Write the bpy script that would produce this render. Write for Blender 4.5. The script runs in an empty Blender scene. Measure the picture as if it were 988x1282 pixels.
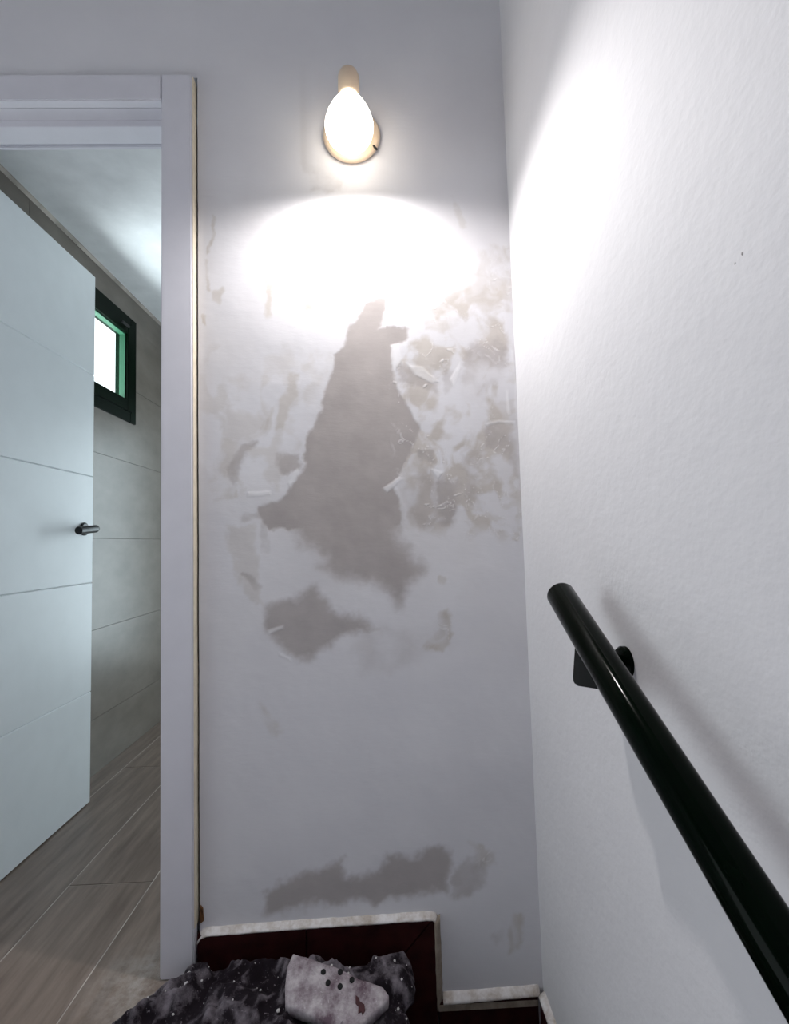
import bpy, bmesh, math, random
import numpy as np
from mathutils import Vector, Matrix

# ------------------------------------------------------------------ camera, world, lights, exposure
scene = bpy.context.scene
COL = scene.collection
scene.view_settings.view_transform = 'Standard'
scene.view_settings.look = 'None'
scene.view_settings.gamma = 1.0
scene.view_settings.exposure = 0.0

YAW, PITCH, ROLL = (math.radians(a) for a in (1.6, 3.5, 1.6))
fw = Vector((math.sin(YAW)*math.cos(PITCH), math.cos(YAW)*math.cos(PITCH), math.sin(PITCH)))
rt0 = Vector((math.cos(YAW), -math.sin(YAW), 0))
up0 = rt0.cross(fw)
rt = rt0*math.cos(ROLL) - up0*math.sin(ROLL)
up = rt.cross(fw)
cd = bpy.data.cameras.new('camera')
cam = bpy.data.objects.new('camera', cd); COL.objects.link(cam)
m = Matrix((rt, up, -fw)).transposed().to_4x4(); m.translation = (0, 0, 1.01)
cam.matrix_world = m
cd.sensor_fit = 'VERTICAL'; cd.sensor_height = 36.0; cd.lens = 600/1282*36.0
cd.clip_start = 0.02
scene.camera = cam

w = bpy.data.worlds.new('daylight'); scene.world = w; w.use_nodes = True
w.node_tree.nodes['Background'].inputs[0].default_value = (0.89, 0.93, 1.0, 1)
w.node_tree.nodes['Background'].inputs[1].default_value = 2.2

def area(name, loc, to, sx, sy, watts, col):
    l = bpy.data.lights.new(name, 'AREA'); l.shape = 'RECTANGLE'; l.size = sx; l.size_y = sy
    l.energy = watts; l.color = col
    o = bpy.data.objects.new(name, l); COL.objects.link(o)
    o.location = loc; o.rotation_euler = (Vector(to)-Vector(loc)).to_track_quat('-Z', 'Y').to_euler()
    return o
# daylight through the hall window (left), the bathroom's far window and its small high window
area('hall_window_daylight', (-2.16, 0.6, 1.25), (0.3, 0.7, 0.95), 1.3, 1.3, 5.5, (0.91, 0.92, 1.0))
area('bathroom_window_daylight', (-0.45, 3.62, 1.1), (-0.9, 2.0, 1.1), 0.7, 1.7, 30, (0.76, 0.88, 1.0))
area('high_window_daylight', (-1.75, 2.25, 1.70), (-0.9, 2.25, 2.3), 0.7, 0.5, 26, (0.85, 0.93, 1.0))
# the wall lamp's beam: a wide cone out of the bulb's dome
ls = bpy.data.lights.new('wall_lamp_beam', 'SPOT'); ls.energy = 32; ls.color = (1.0, 0.965, 0.95)
ls.spot_size = math.radians(173); ls.spot_blend = 0.72; ls.shadow_soft_size = 0.022
lso = bpy.data.objects.new('wall_lamp_beam', ls); COL.objects.link(lso)
LAMP = Vector((-0.053, 1.066, 1.976))
AX = math.radians(83)
lso.location = LAMP
lso.rotation_euler = Vector((0, -math.cos(AX), -math.sin(AX))).to_track_quat('-Z', 'Y').to_euler()

# ------------------------------------------------------------------ helpers
def link(name, mesh, mat=None, parent=None, label=None):
    o = bpy.data.objects.new(name, mesh); COL.objects.link(o)
    if mat is not None and not mesh.materials: mesh.materials.append(mat)
    if parent is not None: o.parent = parent
    if label: o['label'] = label
    return o
def obj(name, bm, mat, parent=None, smooth=False, label=None):
    me = bpy.data.meshes.new(name)
    bmesh.ops.recalc_face_normals(bm, faces=bm.faces[:])
    bm.to_mesh(me); bm.free()
    if smooth:
        for p in me.polygons: p.use_smooth = True
    return link(name, me, mat, parent, label)
def struct(o): o['kind'] = 'structure'; return o
def thing(name, label, cat, loc=(0, 0, 0)):
    o = bpy.data.objects.new(name, None); COL.objects.link(o)
    o.location = loc; o['label'] = label; o['category'] = cat; o.empty_display_size = .05
    return o
def empty_struct(name):
    o = bpy.data.objects.new(name, None); COL.objects.link(o); o['kind'] = 'structure'; o.empty_display_size = .05
    return o
def bx(bm, x0, x1, y0, y1, z0, z1, bev=0):
    vs = [bm.verts.new(p) for p in ((x0,y0,z0),(x1,y0,z0),(x1,y1,z0),(x0,y1,z0),(x0,y0,z1),(x1,y0,z1),(x1,y1,z1),(x0,y1,z1))]
    fs = [bm.faces.new([vs[i] for i in f]) for f in ((0,3,2,1),(4,5,6,7),(0,1,5,4),(1,2,6,5),(2,3,7,6),(3,0,4,7))]
    if bev:
        es = {e for f in fs for e in f.edges}
        bmesh.ops.bevel(bm, geom=list(es), offset=bev, segments=2, affect='EDGES')
    return bm
def box(*a, **k): return bx(bmesh.new(), *a, **k)
def prism(pts, d, bev=0):
    """pts: 3D polygon, d: extrusion vector"""
    bm = bmesh.new(); d = Vector(d)
    a = [bm.verts.new(p) for p in pts]; b = [bm.verts.new(Vector(p)+d) for p in pts]
    n = len(pts)
    bm.faces.new(a); bm.faces.new(b[::-1])
    for i in range(n): bm.faces.new((a[i], a[(i+1) % n], b[(i+1) % n], b[i]))
    if bev: bmesh.ops.bevel(bm, geom=bm.edges[:], offset=bev, segments=2, affect='EDGES')
    return bm
def lathe(prof, axis, origin, seg=40):
    """prof: (radius, distance along axis)"""
    axis = Vector(axis).normalized(); t = axis.orthogonal().normalized(); s = axis.cross(t); o = Vector(origin)
    bm = bmesh.new(); rings = []
    for r, h in prof:
        if r < 1e-5: rings.append([bm.verts.new(o+axis*h)])
        else: rings.append([bm.verts.new(o+axis*h+(t*math.cos(2*math.pi*i/seg)+s*math.sin(2*math.pi*i/seg))*r) for i in range(seg)])
    for a, b in zip(rings, rings[1:]):
        for i in range(seg):
            j = (i+1) % seg
            if len(a) == 1 and len(b) > 1: bm.faces.new((a[0], b[i], b[j]))
            elif len(b) == 1 and len(a) > 1: bm.faces.new((a[i], b[0], a[j]))
            elif len(a) > 1: bm.faces.new((a[i], b[i], b[j], a[j]))
    return bm
def tube(pts, r, seg=16, cap=True):
    bm = bmesh.new(); pts = [Vector(p) for p in pts]; rings = []
    for i, p in enumerate(pts):
        d = (pts[min(i+1, len(pts)-1)]-pts[max(i-1, 0)]).normalized()
        t = d.orthogonal().normalized() if i == 0 else (t - d*t.dot(d)).normalized()
        s = d.cross(t); rr = r[i] if isinstance(r, (list, tuple)) else r
        rings.append([bm.verts.new(p+(t*math.cos(2*math.pi*k/seg)+s*math.sin(2*math.pi*k/seg))*rr) for k in range(seg)])
    for a, b in zip(rings, rings[1:]):
        for k in range(seg): bm.faces.new((a[k], a[(k+1) % seg], b[(k+1) % seg], b[k]))
    if cap: bm.faces.new(rings[0][::-1]); bm.faces.new(rings[-1])
    return bm

# numpy value noise
_rs = np.random.RandomState(7); _T = _rs.rand(256, 256)
def vnoise(x, y):
    xi = np.floor(x).astype(int); yi = np.floor(y).astype(int); fx = x-xi; fy = y-yi
    fx = fx*fx*(3-2*fx); fy = fy*fy*(3-2*fy); g = lambda a, b: _T[a % 256, b % 256]
    return (g(xi, yi)*(1-fx)+g(xi+1, yi)*fx)*(1-fy)+(g(xi, yi+1)*(1-fx)+g(xi+1, yi+1)*fx)*fy
def fbm(x, y, o=4):
    s = 0; a = .5; t = 0
    for k in range(o):
        s = s+a*vnoise(x*2**k+17.3*k, y*2**k+9.1*k); t += a; a *= .5
    return s/t

# ------------------------------------------------------------------ materials
class NT:
    def __init__(s, name):
        s.m = bpy.data.materials.new(name); s.m.use_nodes = True; s.t = s.m.node_tree; s.n = s.t.nodes
        s.b = s.n['Principled BSDF']
    def new(s, typ, **kw):
        n = s.n.new(typ)
        for k, v in kw.items(): setattr(n, k, v)
        return n
    def l(s, a, b): s.t.links.new(a, b)
    def coord(s, scale=(1, 1, 1), kind='Object'):
        c = s.new('ShaderNodeTexCoord'); mp = s.new('ShaderNodeMapping'); mp.inputs['Scale'].default_value = scale
        s.l(c.outputs[kind], mp.inputs[0]); return mp.outputs[0]
    def noise(s, vec, scale, detail=4, rough=.55):
        n = s.new('ShaderNodeTexNoise'); n.inputs['Scale'].default_value = scale; n.inputs['Detail'].default_value = detail
        n.inputs['Roughness'].default_value = rough; s.l(vec, n.inputs['Vector']); return n.outputs[0]
    def ramp(s, fac, stops):
        r = s.new('ShaderNodeValToRGB'); e = r.color_ramp.elements
        while len(e) < len(stops): e.new(.5)
        for k, (p, c) in zip(e, stops):
            k.position = p; k.color = (*c, 1) if len(c) == 3 else c
        s.l(fac, r.inputs[0]); return r.outputs[0]
    def mix(s, fac, a, b, blend='MIX'):
        n = s.new('ShaderNodeMix', data_type='RGBA', blend_type=blend)
        for sock, v in ((n.inputs[0], fac), (n.inputs[6], a), (n.inputs[7], b)):
            if isinstance(v, (int, float)): sock.default_value = v
            elif isinstance(v, tuple): sock.default_value = (*v, 1)
            else: s.l(v, sock)
        return n.outputs[2]
    def math(s, op, a, b=0):
        n = s.new('ShaderNodeMath', operation=op)
        for i, v in enumerate((a, b)):
            if isinstance(v, (int, float)): n.inputs[i].default_value = v
            else: s.l(v, n.inputs[i])
        return n.outputs[0]
    def bump(s, h, dist, strength=1):
        n = s.new('ShaderNodeBump'); n.inputs['Distance'].default_value = dist; n.inputs['Strength'].default_value = strength
        s.l(h, n.inputs['Height']); s.l(n.outputs[0], s.b.inputs['Normal'])
    def col(s, c):
        if isinstance(c, tuple): s.b.inputs['Base Color'].default_value = (*c, 1)
        else: s.l(c, s.b.inputs['Base Color'])
    def set(s, rough=.6, metal=0, spec=.5):
        s.b.inputs['Roughness'].default_value = rough; s.b.inputs['Metallic'].default_value = metal
        s.b.inputs['Specular IOR Level'].default_value = spec; return s

def plain(name, c, rough=.6, metal=0, spec=.5, var=.06, sc=12, bump=0):
    n = NT(name).set(rough, metal, spec); v = n.noise(n.coord(), sc)
    lo = tuple(max(0, k*(1-var)) for k in c); hi = tuple(min(1, k*(1+var)) for k in c)
    n.col(n.ramp(v, [(.3, lo), (.7, hi)]))
    if bump: n.bump(n.noise(n.coord(), sc*8, 3), bump)
    return n.m
PAINT = (0.69, 0.68, 0.70)
def rough_wall():
    n = NT('stippled_wall_paint').set(.75, 0, .25)
    v = n.noise(n.coord(), 3.5)
    n.col(n.ramp(v, [(.3, (.665, .655, .675)), (.7, (.705, .695, .713))]))
    a = n.noise(n.coord(), 55, 3, .6); b = n.noise(n.coord((1, 1, 1.6)), 17, 3, .6)
    n.bump(n.math('ADD', n.math('MULTIPLY', a, .5), n.math('MULTIPLY', b, .8)), .005, .3)
    return n.m
def stained_wall():
    n = NT('patched_plaster').set(.8, 0, .2)
    at = n.new('ShaderNodeAttribute', attribute_name='patch'); sp = n.new('ShaderNodeSeparateColor'); n.l(at.outputs['Color'], sp.inputs[0])
    v = n.noise(n.coord(), 4)
    base = n.ramp(v, [(.3, (.66, .65, .68)), (.7, (.715, .705, .73))])
    v2 = n.noise(n.coord(), 14, 5)
    grey = n.ramp(v2, [(.3, (.385, .35, .34)), (.7, (.44, .402, .39))])
    beige = n.ramp(v2, [(.3, (.43, .38, .33)), (.7, (.53, .48, .43))])
    c = n.mix(sp.outputs[1], base, beige); c = n.mix(sp.outputs[0], c, grey); c = n.mix(sp.outputs[2], c, (.80, .79, .80))
    n.col(c)
    f = n.noise(n.coord((1, 1, 3)), 40, 4, .6)
    h = n.math('ADD', n.math('MULTIPLY', f, .22), n.math('SUBTRACT', sp.outputs[2], n.math('MULTIPLY', sp.outputs[0], .45)))
    n.bump(h, .0022, .6)
    return n.m
def plank_mat():
    n = NT('wood_look_planks').set(.42, 0, .4)
    oi = n.new('ShaderNodeObjectInfo')
    c = n.new('ShaderNodeTexCoord'); off = n.new('ShaderNodeVectorMath', operation='ADD'); n.l(c.outputs['Object'], off.inputs[0])
    cm = n.new('ShaderNodeCombineXYZ'); n.l(n.math('MULTIPLY', oi.outputs['Random'], 9), cm.inputs[0]); n.l(n.math('MULTIPLY', oi.outputs['Random'], 31), cm.inputs[1])
    n.l(cm.outputs[0], off.inputs[1])
    mp = n.new('ShaderNodeMapping'); mp.inputs['Scale'].default_value = (16, 1.6, 4); n.l(off.outputs[0], mp.inputs[0])
    g = n.noise(mp.outputs[0], 2.2, 6, .6)
    col = n.ramp(g, [(.28, (.12, .085, .068)), (.5, (.185, .138, .112)), (.72, (.25, .194, .16))])
    tint = n.ramp(oi.outputs['Random'], [(0, (.88, .88, .88)), (1, (1.1, 1.08, 1.06))])
    col = n.mix(1.0, col, tint, 'MULTIPLY')
    # plaster dust trodden in near the rag
    d = n.noise(n.coord((1, 1, 1)), 26, 6, .7)
    cl = n.new('ShaderNodeTexCoord'); ds = n.new('ShaderNodeVectorMath', operation='DISTANCE'); n.l(cl.outputs['Object'], ds.inputs[0]); ds.inputs[1].default_value = (-.58, 1.19, 0)
    near = n.new('ShaderNodeMapRange'); near.inputs[1].default_value = .16; near.inputs[2].default_value = .02; n.l(ds.outputs['Value'], near.inputs[0])
    dm = n.math('MULTIPLY', near.outputs[0], n.ramp(d, [(.38, (0, 0, 0)), (.62, (1, 1, 1))]))
    col = n.mix(n.math('MULTIPLY', dm, .5), col, (.50, .46, .43))
    n.col(col); n.bump(g, .0008, .5)
    return n.m
def tile_mat():
    n = NT('greige_stone_tile').set(.38, 0, .45)
    oi = n.new('ShaderNodeObjectInfo')
    c = n.new('ShaderNodeTexCoord'); off = n.new('ShaderNodeVectorMath', operation='ADD'); n.l(c.outputs['Object'], off.inputs[0])
    cm = n.new('ShaderNodeCombineXYZ'); n.l(n.math('MULTIPLY', oi.outputs['Random'], 23), cm.inputs[1]); n.l(cm.outputs[0], off.inputs[1])
    mp = n.new('ShaderNodeMapping'); mp.inputs['Scale'].default_value = (1, 1, 1.8); n.l(off.outputs[0], mp.inputs[0])
    g = n.noise(mp.outputs[0], 4.5, 6, .6)
    n.col(n.ramp(g, [(.3, (.145, .124, .104)), (.7, (.21, .184, .158))]))
    return n.m
def dusty(name, dark, dust, lo, hi, sc=26, attr=None):
    n = NT(name).set(.85, 0, .2)
    a = n.noise(n.coord(), sc, 8, .72); b = n.noise(n.coord(), sc*.25, 3)
    geo = n.new('ShaderNodeNewGeometry'); sx = n.new('ShaderNodeSeparateXYZ'); n.l(geo.outputs['Normal'], sx.inputs[0])
    f = n.math('ADD', n.math('MULTIPLY', a, .8), n.math('MULTIPLY', b, .35))
    if attr:
        at = n.new('ShaderNodeAttribute', attribute_name=attr); f = n.math('ADD', f, n.math('MULTIPLY', at.outputs['Fac'], .30))
    mask = n.ramp(f, [(lo, (0, 0, 0)), (hi, (1, 1, 1))])
    sp = n.noise(n.coord(), sc*6, 2); spk = n.ramp(sp, [(.66, (0, 0, 0)), (.72, (1, 1, 1))])
    mask = n.mix(.6, mask, n.math('MAXIMUM', mask, spk))
    n.col(n.mix(mask, dark, dust)); n.bump(a, .004, .6)
    return n.m
M = {
 'wall_r': rough_wall(), 'wall_b': stained_wall(), 'plank': plank_mat(), 'tile': tile_mat(),
 'white': plain('white_paint', PAINT, .7, spec=.25, bump=.0006),
 'ceil': plain('ceiling_paint', (.76, .76, .77), .8, spec=.2),
 'frame': plain('lacquered_white_frame', (.66, .65, .70), .45, var=.03),
 'raw': plain('raw_cream_edge', (.74, .66, .52), .6, var=.1, sc=30),
 'foam': plain('brown_gap_filler', (.12, .075, .045), .9, var=.4, sc=40),
 'mortar_shade': plain('mortar_and_rim_shade', (.30, .25, .20), .9, var=.25, sc=40, bump=.002),
 'bead_lit': plain('sunlit_green_bead', (.018, .10, .05), .5),  # brighter than the dark green sash: daylight glare on the reveal put into colour
 'foam2': plain('orange_foam_bit', (.13, .055, .018), .9, var=.4, sc=80),
 'door': plain('white_door_lacquer', (.74, .77, .79), .42, var=.02),
 'grout': plain('pale_grout', (.42, .37, .33), .8, var=.4, sc=9),
 'tgrout': plain('tile_grout', (.165, .145, .12), .8),
 'dkgreen': plain('dark_green_lacquer', (.0012, .006, .0025), .4, var=.2, spec=.06),
 'rail': plain('black_green_gloss', (.0004, .0022, .0008), .12, var=.2, spec=.045),
 'steel': plain('dark_steel', (.010, .010, .011), .35, metal=.2, spec=.4),
 'steel2': plain('brushed_steel', (.45, .46, .47), .3, metal=.9),
 'red': plain('dark_red_skirting_tile', (.026, .005, .005), .5, var=.35, sc=30, spec=.15),
 'tread': plain('dark_red_floor_tile', (.012, .005, .005), .6, var=.3, sc=20, spec=.25),
 'mortar': None,
 'cream': plain('cream_plastic', (.80, .62, .45), .4, var=.03),
 'chip': plain('chipped_plaster', (.33, .31, .31), .8),
 'rag': dusty('dusty_dark_sheet', (.011, .007, .011), (.26, .23, .26), .68, 1.12, 26, 'dust'),
 'scrap': dusty('dusty_mauve_scrap', (.13, .088, .11), (.60, .56, .58), .46, .76, 22),
 'crumb': plain('plaster_crumb', (.55, .53, .53), .9, var=.25, sc=60),
 'redmark': plain('dull_red_mark', (.05, .007, .011), .7, var=.3, sc=60),
 'hole': plain('punched_hole_dark', (.004, .004, .004), .9),
}
def mortar():
    n = NT('smeared_plaster_rim').set(.8, 0, .2); a = n.noise(n.coord(), 35, 5, .65)
    n.col(n.ramp(a, [(.3, (.42, .36, .31)), (.55, (.66, .63, .62)), (.7, (.76, .745, .75))])); n.bump(a, .002, .5); return n.m
M['mortar'] = mortar()
def emis(name, c, s):
    n = NT(name); n.b.inputs['Base Color'].default_value = (*c, 1); n.b.inputs['Emission Color'].default_value = (*c, 1); n.b.inputs['Emission Strength'].default_value = s; n.b.inputs['Roughness'].default_value = .3; return n.m
M['bulb'] = emis('glowing_bulb', (1, .93, .80), 5.0)
def glass():
    n = NT('thin_glass'); out = n.n['Material Output']; tr = n.new('ShaderNodeBsdfTransparent'); gl = n.new('ShaderNodeBsdfGlossy'); gl.inputs['Roughness'].default_value = .03
    lw = n.new('ShaderNodeLayerWeight'); fr = n.new('ShaderNodeMath', operation='POWER'); n.l(lw.outputs['Facing'], fr.inputs[0]); fr.inputs[1].default_value = 5; mx = n.new('ShaderNodeMixShader')
    tr.inputs[0].default_value = (.95, .98, .96, 1)
    n.l(fr.outputs[0], mx.inputs[0]); n.l(tr.outputs[0], mx.inputs[1]); n.l(gl.outputs[0], mx.inputs[2]); n.l(mx.outputs[0], out.inputs[0]); return n.m
M['glass'] = glass()
PATCHES = [
    ('g', 1, 6.1, [-28, 1635, 20, 1643, 24, 1623, 13, 1586, 2, 1564, 39, 1575, 75, 1563, 81, 1536, 37, 1521, 34, 1495, 40, 1431, 59, 1378, 89, 1335, 103, 1298, 81, 1242, 49, 1190, 27, 1155, 42, 1129, 50, 1057, 3, 1028, -98, 1051, -239, 1045, -284, 1056, -314, 1087, -314, 1107, -263, 1111, -227, 1146, -196, 1196, -190, 1248, -174, 1299, -148, 1351, -131, 1413, -115, 1455, -104, 1497, -82, 1518, -66, 1571]),
    ('g', 1, 36.0, [37, 1129, 53, 1057, 43, 1006, 83, 965, 102, 934, 60, 895, 39, 851, 5, 887, -30, 908, -70, 914, -120, 926, -160, 947, -150, 977, -189, 1003, -229, 1054, -96, 1112]),
    ('g', 0.92, 22.0, [-226, 874, -171, 897, -132, 841, -72, 834, -23, 788, -63, 784, -113, 781, -134, 747, -184, 724, -243, 736, -268, 757, -297, 787, -296, 851, -261, 865]),
    ('g', 0.3, 36.9, [-72, 819, 97, 764, 159, 812, 162, 742, 95, 715, 14, 688, -66, 681]),
    ('b', 0.8, 8.2, [144, 822, 164, 827, 166, 772, 146, 733, 101, 739, 138, 783]),
    ('b', 0.8, 4.1, [142, 923, 158, 917, 157, 897, 142, 908]),
    ('g', 0.8, 16.4, [247, 1523, 310, 1527, 346, 1511, 339, 1457, 294, 1394, 256, 1358, 225, 1364, 222, 1438, 225, 1502]),
    ('b', 0.7, 16.4, [278, 1783, 353, 1788, 365, 1694, 335, 1619, 292, 1608, 230, 1642, 220, 1674, 269, 1707]),
    ('b', 0.55, 10.2, [123, 1590, 187, 1610, 217, 1583, 174, 1546, 132, 1562]),
    ('g', 0.7, 8.2, [56, 1462, 92, 1451, 159, 1418, 158, 1392, 107, 1408, 60, 1420]),
    ('g', 0.6, 6.1, [176, 1450, 207, 1449, 200, 1407, 179, 1391]),
    ('g', 0.65, 12.3, [275, 1310, 353, 1309, 368, 1224, 357, 1162, 318, 1226, 278, 1247]),
    ('b', 0.6, 10.2, [282, 1352, 361, 1372, 364, 1308, 291, 1320]),
    ('g', 0.55, 18.4, [48, 1160, 110, 1189, 161, 1177, 212, 1156, 200, 1094, 177, 1043, 147, 1054, 105, 1035, 66, 1067]),
    ('g', 0.85, 12.3, [140, 1157, 202, 1166, 194, 1084, 167, 1044, 148, 1075]),
    ('g', 0.75, 6.1, [102, 1241, 132, 1240, 137, 1214, 101, 1215]),
    ('g', 0.45, 16.4, [215, 1228, 256, 1238, 257, 1123, 230, 1093, 216, 1135]),
    ('b', 0.8, 4.1, [286, 1071, 364, 1074, 363, 1065, 291, 1059]),
    ('b', 0.7, 6.1, [308, 1089, 353, 1106, 352, 1090, 312, 1081]),
    ('b', 0.9, 6.1, [333, 1039, 352, 1039, 353, 1010, 335, 1015]),
    ('n', 0.75, 45.1, [123, 1600, 232, 1707, 366, 1716, 364, 1069, 310, 1019, 65, 1036, 42, 1315, 36, 1495]),
    ('n', 0.35, 41.0, [-447, 1535, -108, 1529, -162, 1382, -238, 1136, -439, 1121, -458, 1347]),
    ('b', 0.6, 6.1, [-421, 1678, -397, 1678, -401, 1640, -421, 1646]),
    ('b', 0.7, 6.1, [-286, 1746, -268, 1746, -276, 1601, -285, 1596]),
    ('b', 0.7, 12.3, [-157, 1701, -142, 1669, -142, 1626, -179, 1600, -189, 1626, -163, 1658]),
    ('b', 0.3, 16.4, [-304, 1501, -217, 1520, -202, 1478, -295, 1437]),
    ('b', 0.6, 8.2, [-228, 1457, -211, 1446, -218, 1399, -250, 1306, -301, 1307, -275, 1353, -234, 1399]),
    ('b', 0.5, 10.2, [-403, 1283, -322, 1282, -368, 1211, -378, 1150, -439, 1151, -418, 1222]),
    ('g', 0.7, 8.2, [-342, 1262, -320, 1276, -358, 1221, -376, 1165, -390, 1201]),
    ('b', 0.7, 6.1, [-418, 1151, -368, 1160, -368, 1131, -424, 1130]),
    ('g', 0.75, 8.2, [-256, 1234, -211, 1238, -206, 1202, -242, 1192, -262, 1213]),
    ('g', 0.65, 5.1, [-304, 1072, -287, 1066, -285, 990, -302, 996]),
    ('g', 0.5, 6.1, [-349, 1086, -299, 1092, -299, 1080, -349, 1078]),
    ('g', 0.7, 6.1, [-350, 937, -330, 934, -306, 906, -321, 902]),
    ('b', 0.4, 12.3, [-399, 1059, -319, 1067, -306, 886, -296, 856, -341, 877, -380, 968]),
    ('b', 0.7, 3.1, [-417, 1878, -413, 1872, -430, 1780, -438, 1775]),
    ('b', 0.6, 3.1, [-440, 1759, -434, 1753, -430, 1678, -436, 1678]),
    ('b', 0.8, 3.1, [-447, 1611, -440, 1609, -441, 1582, -447, 1586]),
    ('g', 0.5, 8.2, [-212, 2047, -140, 1997, -82, 1963, -88, 1946, -158, 1948, -151, 1982]),
    ('b', 0.4, 6.1, [211, 1921, 227, 1890, 242, 1838, 230, 1839, 210, 1883]),
    ('g', 0.9, 18.0, [-304, 158, -268, 190, -211, 213, -122, 235, -106, 200, -26, 213, -7, 247, 46, 240, 128, 258, 149, 231, 133, 155, 61, 142, -28, 137, -168, 135, -304, 118]),
    ('g', 0.65, 12.3, [152, 205, 198, 229, 234, 219, 232, 168, 186, 144, 142, 146]),
    ('b', 0.6, 10.2, [200, 268, 217, 254, 253, 244, 260, 209, 224, 202]),
    ('b', 0.35, 12.3, [-317, 615, -290, 605, -255, 551, -273, 539, -299, 579]),
    ('b', 0.6, 8.2, [299, 93, 312, 92, 307, 10, 291, 11, 289, 56]),
    ('g', 0.4, 12.3, [241, 43, 269, 53, 272, 27, 248, 20]),
    ('w', 0.50, 4.1, [37, 1521, 56, 1521, 62, 1473, 46, 1452, 36, 1484]),
    ('w', 0.44, 4.1, [82, 1467, 119, 1461, 159, 1423, 143, 1416, 97, 1440]),
    ('w', 0.39, 4.1, [191, 1428, 213, 1470, 219, 1459, 200, 1407]),
    ('w', 0.44, 3.1, [6, 1145, 48, 1175, 58, 1170, 16, 1135]),
    ('w', 0.44, 3.1, [131, 1194, 161, 1183, 151, 1167]),
    ('w', 0.39, 3.1, [275, 1308, 312, 1318, 355, 1311, 353, 1304, 312, 1311, 280, 1300]),
    ('w', 0.39, 3.1, [-338, 1144, -280, 1145, -278, 1135, -338, 1132]),
    ('w', 0.39, 4.1, [-235, 1166, -211, 1202, -204, 1196, -227, 1151]),
    ('w', 0.33, 3.1, [-292, 797, -252, 807, -252, 800, -290, 787]),
    ('w', 0.33, 3.1, [-268, 742, -238, 726, -234, 718, -263, 732]),
    ('w', 0.39, 3.1, [353, 1500, 359, 1500, 364, 1319, 358, 1319]),
    ('w', 0.39, 3.1, [334, 1394, 340, 1393, 346, 1330, 337, 1330]),
]
# ------------------------------------------------------------------ room shell
WY = 1.222            # face of the stained wall
WX = 0.362            # face of the wall with the handrail
CX = -0.467           # right edge of the door casing
JX = -0.546           # right jamb face of the doorway
TOP = 3.05

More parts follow.
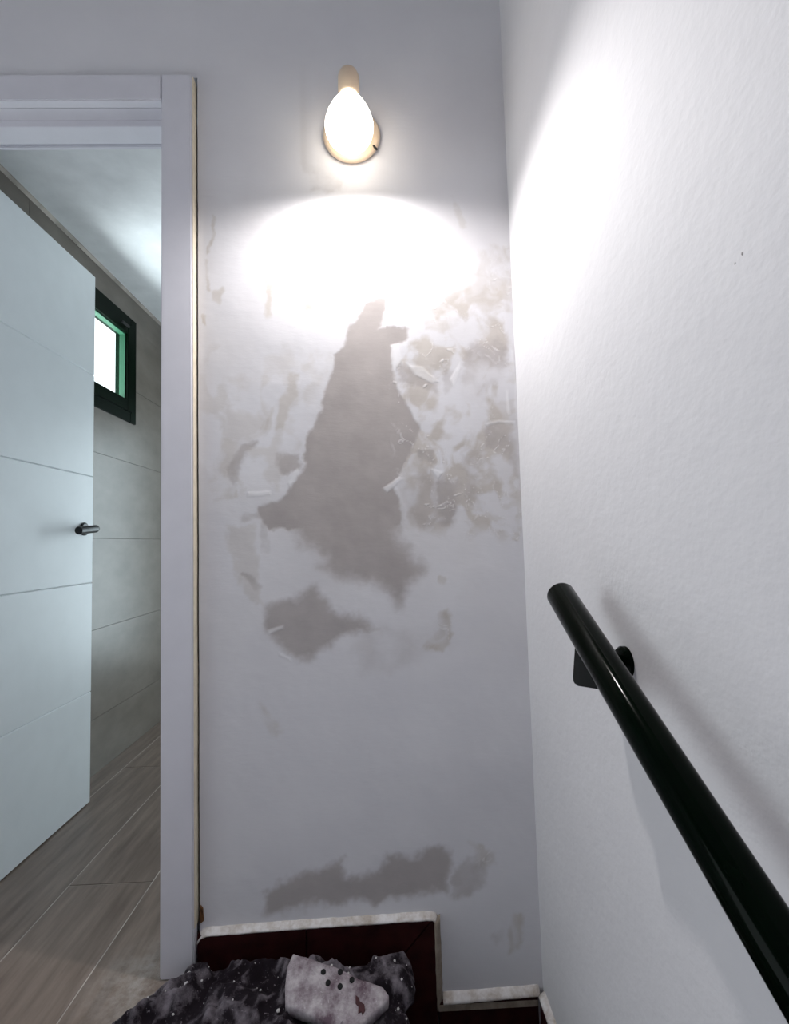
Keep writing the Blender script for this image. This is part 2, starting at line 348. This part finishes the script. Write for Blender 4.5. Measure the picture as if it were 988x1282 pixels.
# the stained wall: one fine sheet so that the patches can follow their true outlines
def stained():
    x0, x1, z0, z1, st = CX+.006, WX+.0, -1.4, 2.02, .003
    nx = int((x1-x0)/st)+1; xs = np.linspace(x0, x1, nx)
    zs = np.concatenate(([TOP, 2.35], np.linspace(z1, -.2, int((z1+.2)/st)+1), [-1.4]))
    X, Z = np.meshgrid(xs, zs); nz = len(zs)
    X1, Z1 = X*1000, Z*1000
    wx = (fbm(X*28+3, Z*28)-.5)*34+(fbm(X*110, Z*110+5)-.5)*12
    wz = (fbm(X*28+50, Z*28+9)-.5)*34+(fbm(X*110+30, Z*110)-.5)*12
    G = np.zeros_like(X); B = np.zeros_like(X); W = np.zeros_like(X)
    mott = fbm(X*16+11, Z*16+4, 5)
    qx = fbm(X*9+31, Z*9, 3)*2.4; qz = fbm(X*9, Z*9+77, 3)*2.4
    brush = fbm(X*20+qx*1.6, Z*13+qz*1.6, 5)
    for t, s, soft, q in PATCHES:
        px = np.array(q[0::2], float); pz = np.array(q[1::2], float); pad = 30+2*soft
        sel = (X1 > px.min()-pad) & (X1 < px.max()+pad) & (Z1 > pz.min()-pad) & (Z1 < pz.max()+pad)
        amp = min(1., .35+soft/20.) * (1 if t != 'w' else .3)
        x = X1[sel]+wx[sel]*amp; z = Z1[sel]+wz[sel]*amp
        d2 = np.full(x.shape, 1e12); ins = np.zeros(x.shape, bool); n = len(px)
        for i in range(n):
            ax, az, bx_, bz = px[i], pz[i], px[(i+1) % n], pz[(i+1) % n]; ex, ez = bx_-ax, bz-az
            tt = np.clip(((x-ax)*ex+(z-az)*ez)/max(ex*ex+ez*ez, 1e-6), 0, 1)
            d2 = np.minimum(d2, (x-ax-tt*ex)**2+(z-az-tt*ez)**2)
            if abs(ez) > 1e-9:
                cr = ((az > z) != (bz > z)) & (x < ex*(z-az)/ez+ax); ins ^= cr
        d = np.sqrt(d2)*np.where(ins, 1, -1)
        mk = np.clip(d/(1.5*soft+1.5)+(.8 if soft < 9 and t != 'w' else .5), 0, 1); mk = mk*mk*(3-2*mk)
        b_, m_ = brush[sel], mott[sel]
        if t == 'g' and s < .85: mk = mk*np.clip(.45+(m_-.35)*2.4, 0.15, 1)
        if t == 'b': mk = mk*np.clip(.5+(b_-.4)*2.6, .15, 1)
        if t == 'n':
            k = np.clip((b_*.6+m_*.6-.53)*6.5, 0, 1); B[sel] = np.maximum(B[sel], mk*k*s); continue
        T = {'g': G, 'b': B, 'w': W}[t]; T[sel] = np.maximum(T[sel], mk*s)
    G[:2] = B[:2] = W[:2] = 0
    ed_ = np.abs(fbm(X*24+qz*2, Z*20+qx*2, 3)-.5); zone = np.clip(B*1.6, 0, 1)*np.clip((X+.02)/.06, 0, 1)
    W = np.maximum(W, np.clip(1-ed_/.016, 0, 1)*zone*np.clip((mott-.38)*6, 0, 1)*.55)
    scum = np.clip((Z-.62)/.5, 0, 1)*np.clip(fbm(X*5+3, Z*4+1, 4)*1.5-.35, 0, 1)*np.clip((1.99-Z)/.12, 0, 1); B = np.maximum(B, .30*scum); B[:2] = 0; W[:2] = 0
    G = np.clip(G*(1-.85*W), 0, 1)
    Y = WY-.0004*W+(fbm(X*7, Z*7)-.5)*.004*np.clip((2.15-Z)/.3, 0, 1)
    v = np.stack([X, Y, Z], -1).reshape(-1, 3)
    i = np.arange(nz*nx).reshape(nz, nx)
    f = np.stack([i[1:, :-1], i[1:, 1:], i[:-1, 1:], i[:-1, :-1]], -1).reshape(-1, 4)
    me = bpy.data.meshes.new('wall_back')
    me.vertices.add(len(v)); me.vertices.foreach_set('co', v.ravel().astype(np.float32))
    me.loops.add(f.size); me.loops.foreach_set('vertex_index', f.ravel().astype(np.int32))
    me.polygons.add(len(f)); me.polygons.foreach_set('loop_start', (np.arange(len(f))*4).astype(np.int32)); me.polygons.foreach_set('loop_total', np.full(len(f), 4, np.int32))
    me.update(calc_edges=True); me.validate()
    me.polygons.foreach_set('use_smooth', np.ones(len(f), bool))
    a = me.attributes.new('patch', 'FLOAT_COLOR', 'POINT')
    a.data.foreach_set('color', np.stack([G, B, W, np.ones_like(G)], -1).reshape(-1).astype(np.float32))
    return me
wall_back = struct(link('wall_back', stained(), M['wall_b']))
# masonry behind the plaster, and the wall around and over the doorway
b = box(CX+.004, WX, WY+.012, WY+.12, -1.4, TOP)
obj('masonry', b, M['foam'], wall_back)
b = bmesh.new()
bx(b, -1.95, -1.34, WY, WY+.118, -.02, TOP); bx(b, -1.34, CX+.006, WY, WY+.118, 2.262, TOP)
obj('plaster', b, M['wall_b'], wall_back)
# right wall
b = box(WX, WX+.14, -1.9, WY+.13, -1.6, TOP)
wall_right = struct(obj('wall_right', b, M['wall_r']))
rng = random.Random(3)
for (y, z, r) in ((.446, 1.283, .0013), (.456, 1.279, .0010), (1.155, 1.565, .0014)):
    b = bmesh.new(); bmesh.ops.create_icosphere(b, subdivisions=2, radius=r)
    for v in b.verts: v.co = Vector((v.co.x*.5, v.co.y*(.7+.5*rng.random()), v.co.z*1.5*(.7+.5*rng.random())))+Vector((WX, y, z))
    obj('chip', b, M['chip'], wall_right)
# rest of the stairwell and hall, out of frame
struct(obj('ceiling', box(-2.0, WX+.14, -1.9, WY+.118, TOP, TOP+.1), M['ceil']))
struct(obj('wall_front', box(-2.0, WX+.14, -2.0, -1.9, -1.6, TOP), M['white']))
b = bmesh.new()
bx(b, -2.08, -1.95, -1.9, .0, -1.6, TOP); bx(b, -2.08, -1.95, 1.19, WY+.118, -1.6, TOP)
bx(b, -2.08, -1.95, .0, 1.19, -1.6, .6); bx(b, -2.08, -1.95, .0, 1.19, 1.9, TOP)
struct(obj('wall_left', b, M['white']))
win2 = empty_struct('window_2')
b = bmesh.new()
for a in ((.0, .05, .6, 1.9), (1.14, 1.19, .6, 1.9), (.05, 1.14, .6, .65), (.05, 1.14, 1.85, 1.9)): bx(b, -2.06, -2.0, a[0], a[1], a[2], a[3])
obj('window_frame', b, M['dkgreen'], win2); obj('pane', box(-2.034, -2.028, .05, 1.14, .65, 1.85), M['glass'], win2)

# bathroom shell
BX, BZ, BY = -1.32, 2.376, 3.45
struct(obj('ceiling_bathroom', box(BX-.12, .6, WY+.118, BY+.1, BZ, BZ+.08), M['ceil']))
WIN = (1.90, 2.588, 1.675, 2.240)       # small high window: y0 y1 z0 z1
b = bmesh.new()
o0, o1 = BX-.052, BX-.009
bx(b, o0, o1, WY+.118, WIN[0]+.02, 0, BZ); bx(b, o0, o1, WIN[1]-.02, BY, 0, BZ)
bx(b, o0, o1, WIN[0]+.02, WIN[1]-.02, 0, WIN[2]+.02); bx(b, o0, o1, WIN[0]+.02, WIN[1]-.02, WIN[3]-.02, BZ)
wbl = struct(obj('wall_bathroom_left', b, M['tgrout']))
def minus(r, h):
    y0, y1, z0, z1 = r; a, b_, c, d = h
    if y1 <= a or y0 >= b_ or z1 <= c or z0 >= d: return [r]
    out = []
    if z0 < c: out.append((y0, y1, z0, c))
    if z1 > d: out.append((y0, y1, d, z1))
    zz = (max(z0, c), min(z1, d))
    if y0 < a: out.append((y0, a, *zz))
    if y1 > b_: out.append((b_, y1, *zz))
    return out
g = .0008
zj = [0.0, .245, .645, 1.062, 1.462, 1.862, BZ]
rt_ = random.Random(5)
for r in range(len(zj)-1):
    y = WY+.12-(.44 if r % 2 else .24)-.3
    while y < BY:
        r0 = (max(y, WY+.12)+g, min(y+1.2, BY)-g, zj[r]+g, zj[r+1]-g); y += 1.2
        if r0[1]-r0[0] < .02: continue
        hole = (WIN[0]+.03, WIN[1]-.03, WIN[2]+.03, WIN[3]-.03)
        for q in minus(r0, hole):
            obj('tile', box(BX-.010, BX+rt_.uniform(-.0006, .0006), *q, bev=.0003), M['tile'], wbl)
struct(obj('trim_2', prism([(BX+.001, 1.36, BZ), (BX+.012, 1.36, BZ), (BX+.012, 1.36, BZ-.006), (BX+.001, 1.36, BZ-.014)], (0, BY-1.362, 0)), M['grout']))
struct(obj('wall_bathroom_right', box(.5, .6, WY+.118, BY+.1, 0, BZ), M['ceil']))
b = bmesh.new()
bx(b, BX-.13, -.80, BY, BY+.1, 0, BZ); bx(b, -.10, .5, BY, BY+.1, 0, BZ)
bx(b, -.80, -.10, BY, BY+.1, 0, .2); bx(b, -.80, -.10, BY, BY+.1, 1.9, BZ)
struct(obj('wall_bathroom_far', b, M['tgrout']))
win3 = empty_struct('window_3')
b = bmesh.new()
for a in ((-.80, -.75, .2, 1.9), (-.15, -.10, .2, 1.9), (-.75, -.15, .2, .25), (-.75, -.15, 1.85, 1.9)): bx(b, a[0], a[1], BY+.02, BY+.07, a[2], a[3])
obj('window_frame', b, M['dkgreen'], win3); obj('pane', box(-.75, -.15, BY+.045, BY+.05, .25, 1.85), M['glass'], win3)

# high window in the bathroom's tiled wall
win = empty_struct('window_1')
def ring(x0, x1, y0, y1, z0, z1, t, bev=.002):
    b = bmesh.new()
    bx(b, x0, x1, y0, y0+t, z0, z1, bev); bx(b, x0, x1, y1-t, y1, z0, z1, bev)
    bx(b, x0, x1, y0+t, y1-t, z0, z0+t, bev); bx(b, x0, x1, y0+t, y1-t, z1-t, z1, bev)
    return b
y0, y1, z0, z1 = WIN
obj('window_frame', ring(BX-.054, BX+.010, y0, y1, z0, z1, .058), M['dkgreen'], win)
s = obj('sash', ring(BX-.045, BX+.022, y0+.052, y1-.052, z0+.052, z1-.052, .055), M['dkgreen'], win)
obj('bead', ring(BX-.02, BX+.008, y0+.105, y1-.105, z0+.105, z1-.105, .008, 0), M['bead_lit'], s)
obj('pane', box(BX-.022, BX-.016, y0+.1, y1-.1, z0+.1, z1-.1), M['glass'], win)
b = lathe([(0, 0), (.006, 0), (.006, .02), (0, .02)], (1, 0, 0), (BX+.02, y1-.14, z1-.082), 12); bx(b, BX+.034, BX+.044, y1-.2, y1-.13, z1-.09, z1-.075, .003)
obj('window_catch', b, M['steel'], win)

# ------------------------------------------------------------------ floors
floor = empty_struct('floor')
obj('grout_bed', box(-1.95, CX+.0, .30, WY+.12, -.06, -.0011), M['grout'], floor)
obj('grout_bed', box(-1.95, .5, WY+.12, BY, -.06, -.0011), M['grout'], floor)
rp = random.Random(11)
gx = -1.97
starts = {}
k = 0
x = -.972-.2495*4
cols = []
while x < .5: cols.append(x); x += .2495
for x in cols:
    off = 1.539 if abs(x+.972) < .01 else {0: 1.12, 1: 1.90, 2: .78}[k % 3]; k += 1
    y = off-1.2*2
    while y < BY:
        xa, xb = max(x, -1.95), min(x+.2495, .5); ya, yb = max(y, .30), min(y+1.2, BY)
        if yb > ya+.02 and xb > xa+.01:
            segs = []
            if xb <= CX+.05: segs = [(xa, min(xb, CX+.0), ya, yb)]
            elif yb > WY+.12: segs = [(xa, xb, max(ya, WY+.12), yb)]
            if x < CX < x+.2495:
                segs = [(xa, CX, ya, yb)] if yb <= WY+.12 else [(xa, CX, ya, yb)]
                if yb > WY+.14: segs.append((CX+.003, xb, max(ya, WY+.12), yb))
            for q in segs:
                if q[1]-q[0] > .01 and q[3]-q[2] > .02 and q[0] < -.40:
                    obj('plank', box(q[0]+.0017, q[1]-.0017, q[2]+.0011, q[3]-.0011, -.008, rp.uniform(-.0004, .0003), bev=.0006), M['plank'], floor)
        y += 1.2
# red tiled winder stairs under the stained wall
stairs = thing('staircase', 'dark red tiled stairs turning down beside the white wall with the handrail', 'stairs', (0, .6, -.18))
def at0(o, root): o.location = -root.location; return o
for (x0, x1, yy0, yy1, zt) in ((CX+.002, .02, .55, WY, 0), (.005, WX, .56, WY, -.18), (CX+.002, WX, .27, .575, -.36), (CX+.002, WX, -.03, .285, -.54), (CX+.002, WX, -.33, -.015, -.72), (CX+.002, WX, -1.9, -.315, -.90)):
    at0(obj('tread', box(x0, min(x1, WX-.002), max(yy0, -1.895), min(yy1, WY-.003), zt-.03, zt-.001, bev=.004), M['tread'], stairs), stairs)
for (x0, x1, yy0, yy1, z0_, z1_) in ((CX+.002, .008, .565, WY, -.5, -.03), (.008, WX, .575, WY, -.5, -.21), (CX+.002, WX, .285, .565, -.6, -.39), (CX+.002, WX, -.015, .285, -.8, -.57), (CX+.002, WX, -.315, -.015, -1.0, -.75), (CX+.002, WX, -1.9, -.315, -1.1, -.93)):
    at0(obj('riser', box(x0, min(x1, WX-.002), max(yy0, -1.895), min(yy1, WY-.003), z0_, z1_), M['tread'], stairs), stairs)

# ------------------------------------------------------------------ stepped skirting along the stained wall
T = .013; F = WY-T
bb = empty_struct('baseboard_back')
def skirt(poly, yf=F, th=T, par=bb, name='tile'):
    obj(name, prism([(px, yf, pz) for px, pz in poly], (0, th+.006, 0), bev=.0012), M['red'], par)
S_ = -.0008
skirt([(CX+.004, .001), (-.205-.001, .001), (-.205-.001, .094), (CX+.004, .088)])
skirt([(-.205+.001, .001), (.004, .001), (.098, .0985), (-.205+.001, .0945)])       # mitred at its right end
skirt([(.006, .0), (.006, -.172), (.104, -.172), (.104, .095), (.100, .097)])
skirt([(.106, -.179), (WX-T-.003, -.179), (WX-T-.003, -.086), (.106, -.094)])
# plaster smeared along the rim: chamfer from tile face back to the wall
def rim(path, out, par, w_=.010, seed=1, ax='y', mat='mortar'):
    """path: tile-face edge points (u, z); out: unit outward direction per point; swept wedge"""
    pts = []; rr = random.Random(seed)
    for (u0, za), (u1, zb), (d0, d1) in zip(path, path[1:], out):
        n = max(2, int(math.hypot(u1-u0, zb-za)/.012))
        for i in range(n): 
            t = i/n; pts.append((u0+(u1-u0)*t, za+(zb-za)*t, d0, d1))
    pts.append((*path[-1], *out[-1]))
    bm = bmesh.new(); rows = []
    for (u, z, du, dz) in pts:
        j = rr.uniform(-.0005, .0005); a = -.002+rr.uniform(-.0005, .0006); w1 = w_+rr.uniform(-.0007, .0007)
        prof = [(a, -.0015), (a+.003, -.0032), (w_*.35, -.001+T*.1), (w1*.8, T*.62), (w1+j, T-.0005), (w1, T+.006), (a, T+.004)]
        row = []
        for o_, dep in prof:
            if ax == 'y': row.append(bm.verts.new((u+du*o_, F+dep, z+dz*o_)))
            else: row.append(bm.verts.new((WX-T+dep, u+du*o_, z+dz*o_)))
        rows.append(row)
    for r0, r1 in zip(rows, rows[1:]):
        m_ = len(r0)
        for i in range(m_): bm.faces.new((r0[i], r0[(i+1) % m_], r1[(i+1) % m_], r1[i]))
    bm.faces.new(rows[0]); bm.faces.new(rows[-1][::-1])
    obj('plaster_rim', bm, M[mat], par, smooth=True)
rim([(CX+.004, .070), (CX+.012, .083), (CX+.026, .0885), (-.205, .0945), (.085, .0995), (.100, .0985), (.104, .094)], [(-.3, 1), (-.1, 1), (0, 1), (0, 1), (.2, 1), (.8, .6)], bb, seed=2)
rim([(.104, .095), (.104, .060), (.104, -.108)], [(1, .5), (1, 0)], bb, seed=3, w_=.014, mat='mortar_shade')  # upright rim in darker beige: shade of its away-facing side put into the colour
obj('mortar_band', box(.1065, WX-T-.004, F-.0015, F+.004, -.110, -.0955, bev=.001), M['mortar_shade'], bb)
rim([(.118, -.094), (WX-T+.002, -.086)], [(0, 1)], bb, seed=5, w_=.016)
obj('foam_bit', prism([(CX+.006, WY-.004, .108), (CX+.016, WY-.004, .115), (CX+.014, WY-.004, .142), (CX+.008, WY-.004, .15)], (0, .012, 0)), M['foam2'], bb)
br = empty_struct('baseboard_right')
for ya, yb in ((.99, WY-T-.002), (.66, .987)):
    obj('tile', box(WX-T, WX+.004, ya, yb, -.179, -.088, bev=.0012), M['red'], br)
rim([(WY-T-.001, -.088), (.66, -.096)], [(0, 1)], br, seed=8, ax='x', w_=.013)

# ------------------------------------------------------------------ doorway: casing, lining, stop
fr = empty_struct('trim_1')
CF = WY-.024; HZ = 2.178; LX = -1.248
obj('casing_upright', box(JX, CX, CF, WY+.002, 0.001, 2.250, bev=.0035), M['frame'], fr)
obj('casing_upright', box(LX-.079, LX, CF, WY+.002, 0.001, 2.250, bev=.0035), M['frame'], fr)
obj('casing_head', box(LX+.0004, JX-.0006, CF+.001, WY+.002, HZ, 2.249, bev=.0025), M['frame'], fr)
obj('casing_edge', box(CX-.0005, CX+.0012, CF+.004, WY+.01, .11, 2.246), M['raw'], fr, label='raw cream side edge of the casing')
b = bmesh.new(); bx(b, JX+.002, JX+.03, WY+.002, 1.336, 0.001, HZ+.03); bx(b, LX-.03, LX-.002, WY+.002, 1.336, 0.001, HZ+.03); bx(b, LX-.002, JX+.002, WY+.002, 1.336, HZ, HZ+.03)
obj('jamb_lining', b, M['frame'], fr)
b = bmesh.new(); bx(b, LX, JX, 1.258, 1.316, HZ-.019, HZ, .001); bx(b, JX-.012+.012, JX+.002, 1.258, 1.316, 0.001, HZ); bx(b, LX-.002, LX+.012, 1.258, 1.30, 0.001, HZ-.019, .001)
obj('door_stop', b, M['frame'], fr)
b = bmesh.new(); bx(b, LX, JX, 1.337, 1.349, HZ-.008, HZ+.06, .002); bx(b, JX+.004, JX+.07, 1.338, 1.349, 0.001, HZ+.06, .002)
obj('rear_casing', b, M['frame'], fr)

# door leaf, swung open a right angle into the bathroom
door = empty_struct('door_1')
DX, DT = -1.196, .038; DY0, DY1 = 1.322, 2.017; GR = (.437, .875, 1.313, 1.744); DZ1 = 2.172
pf = [(DX, .006)]
for gz in GR: pf += [(DX, gz-.003), (DX-.004, gz), (DX, gz+.003)]
pf += [(DX, DZ1), (DX-DT, DZ1)]
for gz in GR[::-1]: pf += [(DX-DT, gz+.003), (DX-DT+.004, gz), (DX-DT, gz-.003)]
pf += [(DX-DT, .006)]
leaf = obj('leaf', prism([(a, DY0, c) for a, c in pf], (0, DY1-DY0, 0)), M['door'], door)
hy, hz = 1.957, 1.094
hd = obj('door_handle', lathe([(0, 0), (.026, 0), (.026, .006), (.022, .009), (0, .009)], (1, 0, 0), (DX, hy, hz), 28), M['steel'], door)
obj('lever', tube([(DX+.006, hy, hz), (DX+.040, hy, hz), (DX+.050, hy-.005, hz), (DX+.055, hy-.016, hz-.001), (DX+.055, hy-.07, hz-.006), (DX+.054, hy-.118, hz-.010)], [.013, .013, .015, .015, .015, .015], 18), M['steel'], hd)
obj('latch_plate', box(DX-.030, DX-.008, DY1-.001, DY1+.0012, hz-.11, hz+.06, bev=.0005), M['steel2'], door)
for hz_ in (.25, 1.08, 1.9):
    obj('hinge', lathe([(0, 0), (.007, 0), (.007, .09), (0, .09)], (0, 0, 1), (DX-DT*.2-.03, DY0-.006, hz_), 14), M['steel2'], door)

# ------------------------------------------------------------------ wall lamp
LB = Vector((-.053, 1.112, 2.032)); ax = Vector((0, -.13, -1)).normalized()
lamp = thing('wall_lamp', 'glowing white egg-shaped lamp fixed on the wall above the stains', 'lamp', (-.055, WY, 2.085))
def lp(o): o.location = -lamp.location; return o
lp(obj('rosette', lathe([(0, .0), (.074, .0), (.076, .006), (.070, .013), (.02, .018), (0, .018)], (0, -1, 0), (-.052, WY-.004, 2.090), 48), M['cream'], lamp, True))
lp(obj('arm', tube([(-.056, WY-.012, 2.14), (-.055, 1.175, 2.148), (-.054, 1.135, 2.152)], .013, 20), M['cream'], lamp, True))
lp(obj('socket', lathe([(0, -.155), (.014, -.153), (.023, -.146), (.0265, -.135), (.0265, -.078), (.023, -.074), (0, -.072)], ax, LB, 32), M['cream'], lamp, True))
prof = [(0.020, -.084), (.025, -.072), (.034, -.056), (.045, -.036), (.054, -.014), (.0585, .004)] + [(max(.059*math.cos(math.pi/2*i/14), 0), .010+.056*math.sin(math.pi/2*i/14)) for i in range(0, 15)]
prof[-1] = (0, .066)
lp(obj('bulb', lathe(prof, ax, LB, 48), M['bulb'], lamp, True))
lp(obj('screw', tube([(-.057+.062, WY-.016, 2.055), (-.057+.070, WY-.022, 2.04)], .003, 10), M['steel'], lamp))

# ------------------------------------------------------------------ handrail
rail = thing('handrail', 'black-green glossy round handrail sloping down the white wall', 'handrail', (.29, .72, .84))
def rl(o): o.location = -rail.location; return o
d = Vector((0, -1, -.527)).normalized(); p0 = Vector((.29, .787, .917)); R0 = .0223
rl(obj('pipe', lathe([(0, 0), (R0-.004, 0), (R0-.001, .0012), (R0, .004), (R0, 1.9)] + [(0, 1.9)], d, p0, 48), M['rail'], rail, False))
for k in (0, 1):
    s_ = Vector((0, 0, 0)) + (d*1.15 if k else Vector((0, 0, 0)))
    poly = [(.284, .7116, .866), (.284, .7150, .850), (.284, .7365, .797), (.284, .7345, .789), (.284, .7270, .786), (.284, .632, .808), (.284, .640, .828), (.284, .660, .842)]
    bk = rl(obj('bracket', prism([tuple(Vector(q)+s_) for q in poly], (.022, 0, 0), bev=.003), M['rail'], rail))
    c = Vector((WX, .722, .820))+s_
    o_ = obj('wall_flange', lathe([(0, -.002), (.023, -.002), (.023, .006), (.020, .010), (.012, .012), (.012, .062), (0, .062)], (-1, 0, 0), c, 32), M['rail'], bk)
for p in bpy.data.objects:
    if p.name.startswith('pipe'):
        for q in p.data.polygons: q.use_smooth = len(q.vertices) == 4 and q.area > .0005

# ------------------------------------------------------------------ dusty sheet bundled on the landing, scrap and crumbs
def sheet():
    nx, ny = 190, 150; us = np.linspace(0, 1, nx); vs = np.linspace(0, 1, ny); Uu, Vv = np.meshgrid(us, vs)
    # outline: left edge runs from the casing foot forward and left
    Yc = .62+Vv*(1.196-.62)
    left = np.where(Yc > 1.07, -.592+(Yc-1.07)*.94, -.592-.05*(1.07-Yc)); left = left+(fbm(Yc*14, Yc*0+3)-.5)*.05
    right = .045+(fbm(Yc*12+9, Yc*0+8)-.5)*.06-np.clip(Yc-1.14, 0, 1)*.35
    Xc = left+(right-left)*Uu
    e = np.minimum(np.minimum(Uu, 1-Uu)*7, np.minimum(Vv*4, (1-Vv)*14)); e = np.clip(e, 0, 1); e = np.sqrt(e*(2-e))
    q = fbm(Xc*6+2, Yc*6, 3); rid = 1-np.abs(2*fbm(Xc*11+Yc*7+q*2.2, Yc*9-Xc*4+5, 3)-1)
    rid2 = 1-np.abs(2*fbm(Xc*26-Yc*14+3, Yc*22+Xc*9, 3)-1)
    h = .006+e*(.010+.046*rid**2.6+.006*rid2**2+.004*fbm(Xc*55, Yc*55, 3))
    # a folded-over strip at the right rear
    strip = np.clip(1-np.abs((Yc-1.135)-.1*(Xc+.03))/.05, 0, 1)*np.clip((Xc+.17)/.04, 0, 1)*np.clip((.03-Xc)/.03, 0, 1)
    h = h+.020*np.sqrt(np.clip(strip, 0, 1))
    Xc = Xc+(fbm(Xc*30, Yc*30+20)-.5)*.012; Yc = np.minimum(Yc+(fbm(Xc*30+9, Yc*30)-.5)*.012*np.clip((1-Vv)*10, 0, 1), 1.198)
    top = np.stack([Xc, Yc, h], -1).reshape(-1, 3); bot = top.copy(); bot[:, 2] = .0015
    i = np.arange(nx*ny).reshape(ny, nx)
    f = [tuple(r) for r in np.stack([i[:-1, :-1], i[:-1, 1:], i[1:, 1:], i[1:, :-1]], -1).reshape(-1, 4).tolist()]
    rim_ = list(i[0]) + list(i[1:, -1]) + list(i[-1, -2::-1]) + list(i[-2:0:-1, 0])
    n0 = len(top); lowv = bot[rim_]
    k = len(rim_)
    f += [(int(rim_[(j+1) % k]), int(rim_[j]), n0+j, n0+(j+1) % k) for j in range(k)]
    f.append(tuple(n0+j for j in range(k)))
    me = bpy.data.meshes.new('dust_sheet'); me.from_pydata(np.concatenate([top, lowv]).tolist(), [], f); me.update()
    for p in me.polygons: p.use_smooth = True
    du = np.clip(.75*rid**3*(fbm(Xc*9+40, Yc*9, 3)*1.7-.25)+.6*rid2**5+.8*np.clip(strip, 0, 1)*.6, 0, 1).reshape(-1)
    a = me.attributes.new('dust', 'FLOAT', 'POINT'); a.data.foreach_set('value', np.concatenate([du, np.zeros(len(lowv))]).astype(np.float32))
    return me
sh = link('dust_sheet', sheet(), M['rag'])
sh['label'] = 'crumpled dark sheet covered in plaster dust on the landing'; sh['category'] = 'sheet'

out = [(-.2211, 1.1277), (-.1787, 1.1146), (-.1245, 1.0944), (-.0721, 1.0723), (-.0218, 1.0574), (-.0104, 1.0445), (-.012, 1.038), (-.035, 1.0214), (-.0693, .9988), (-.110, .9985), (-.1491, 1.0156), (-.2132, 1.0382), (-.222, 1.0440), (-.2279, 1.0723), (-.2293, 1.1056)]
scrap = thing('dusty_scrap', 'mauve scrap with small punched holes and white dust lying on the dark sheet', 'scrap', (-.12, 1.06, .05))
def sz(x, y): return .060+.35*(y-1.0)+.006*math.sin((x+.23)*9)
def scrap_mesh():
    # closed plate, subdivided and slightly warped
    bm = bmesh.new(); cx = sum(p[0] for p in out)/len(out); cy = sum(p[1] for p in out)/len(out); rings = []
    rs = random.Random(4)
    for t in (1, .97, .8, .6, .4, .2):
        row = []
        for a, (x, y) in enumerate(out):
            x2, y2 = out[(a+1) % len(out)]
            for u in (0, .34, .67):
                px, py = x+(x2-x)*u, y+(y2-y)*u; px, py = cx+(px-cx)*t, cy+(py-cy)*t
                j = (rs.random()-.5)*.0035 if t < 1 else 0
                row.append(bm.verts.new((px, py, sz(px, py)-(.003 if t == 1 else 0)+j)))
        rings.append(row)
    n = len(rings[0])
    for a, b_ in zip(rings, rings[1:]):
        for i in range(n): bm.faces.new((a[i], a[(i+1) % n], b_[(i+1) % n], b_[i]))
    c = bm.verts.new((cx, cy, sz(cx, cy)))
    for i in range(n): bm.faces.new((rings[-1][i], rings[-1][(i+1) % n], c))
    low = [bm.verts.new((v.co.x, v.co.y, v.co.z-.016)) for v in rings[0]]
    for i in range(n): bm.faces.new((rings[0][(i+1) % n], rings[0][i], low[i], low[(i+1) % n]))
    bm.faces.new(low)
    return bm
def sc(o): o.location = -scrap.location; return o
sc(obj('plate', scrap_mesh(), M['scrap'], scrap, True))
nrm = Vector((0, -.33, .944))
for x, y in ((-.1494, 1.0874), (-.1372, 1.0686), (-.1116, 1.0611), (-.0872, 1.0703), (-.1130, 1.0850)):
    sc(obj('hole', lathe([(0, .0022), (.0050, .0022), (.0055, .0012), (.0055, -.004), (0, -.004)], nrm, (x, y, sz(x, y)), 14), M['hole'], scrap))
b = bmesh.new(); pts = [(-.078, 1.044), (-.072, 1.040), (-.069, 1.034), (-.060, 1.029), (-.058, 1.021), (-.063, 1.013), (-.066, 1.019), (-.072, 1.016), (-.072, 1.028), (-.078, 1.033)]
b = prism([(x, y, sz(x, y)+.0024) for x, y in pts], (0, 0, -.006))
sc(obj('red_mark', b, M['redmark'], scrap, label='dull red mark'))

# plaster crumbs nobody could count
def crumbs():
    bm = bmesh.new(); rr = random.Random(21); dg = bpy.context.evaluated_depsgraph_get(); 
    for k in range(90):
        for _ in range(20):
            x, y = rr.uniform(-.55, .05), rr.uniform(.95, 1.19)
            hit, loc, nn, idx = sh.ray_cast(Vector((x, y, 1)), Vector((0, 0, -1)))
            if hit: break
        r = rr.choice((.0015, .002, .0025, .003)) if k > 5 else rr.uniform(.004, .006)
        m_ = Matrix.Translation(loc+Vector((0, 0, r*.4))) @ Matrix.Rotation(rr.random()*6, 4, 'Z') @ Matrix.Diagonal((r*rr.uniform(.7, 1.4), r*rr.uniform(.7, 1.3), r*rr.uniform(.5, .9), 1))
        bmesh.ops.create_icosphere(bm, subdivisions=1, radius=1, matrix=m_)
    return bm
bpy.context.view_layer.update()
cr = obj('plaster_crumbs', crumbs(), M['crumb']); cr['kind'] = 'stuff'; cr['label'] = 'white plaster crumbs scattered over the dark dusty sheet'; cr['category'] = 'crumbs'
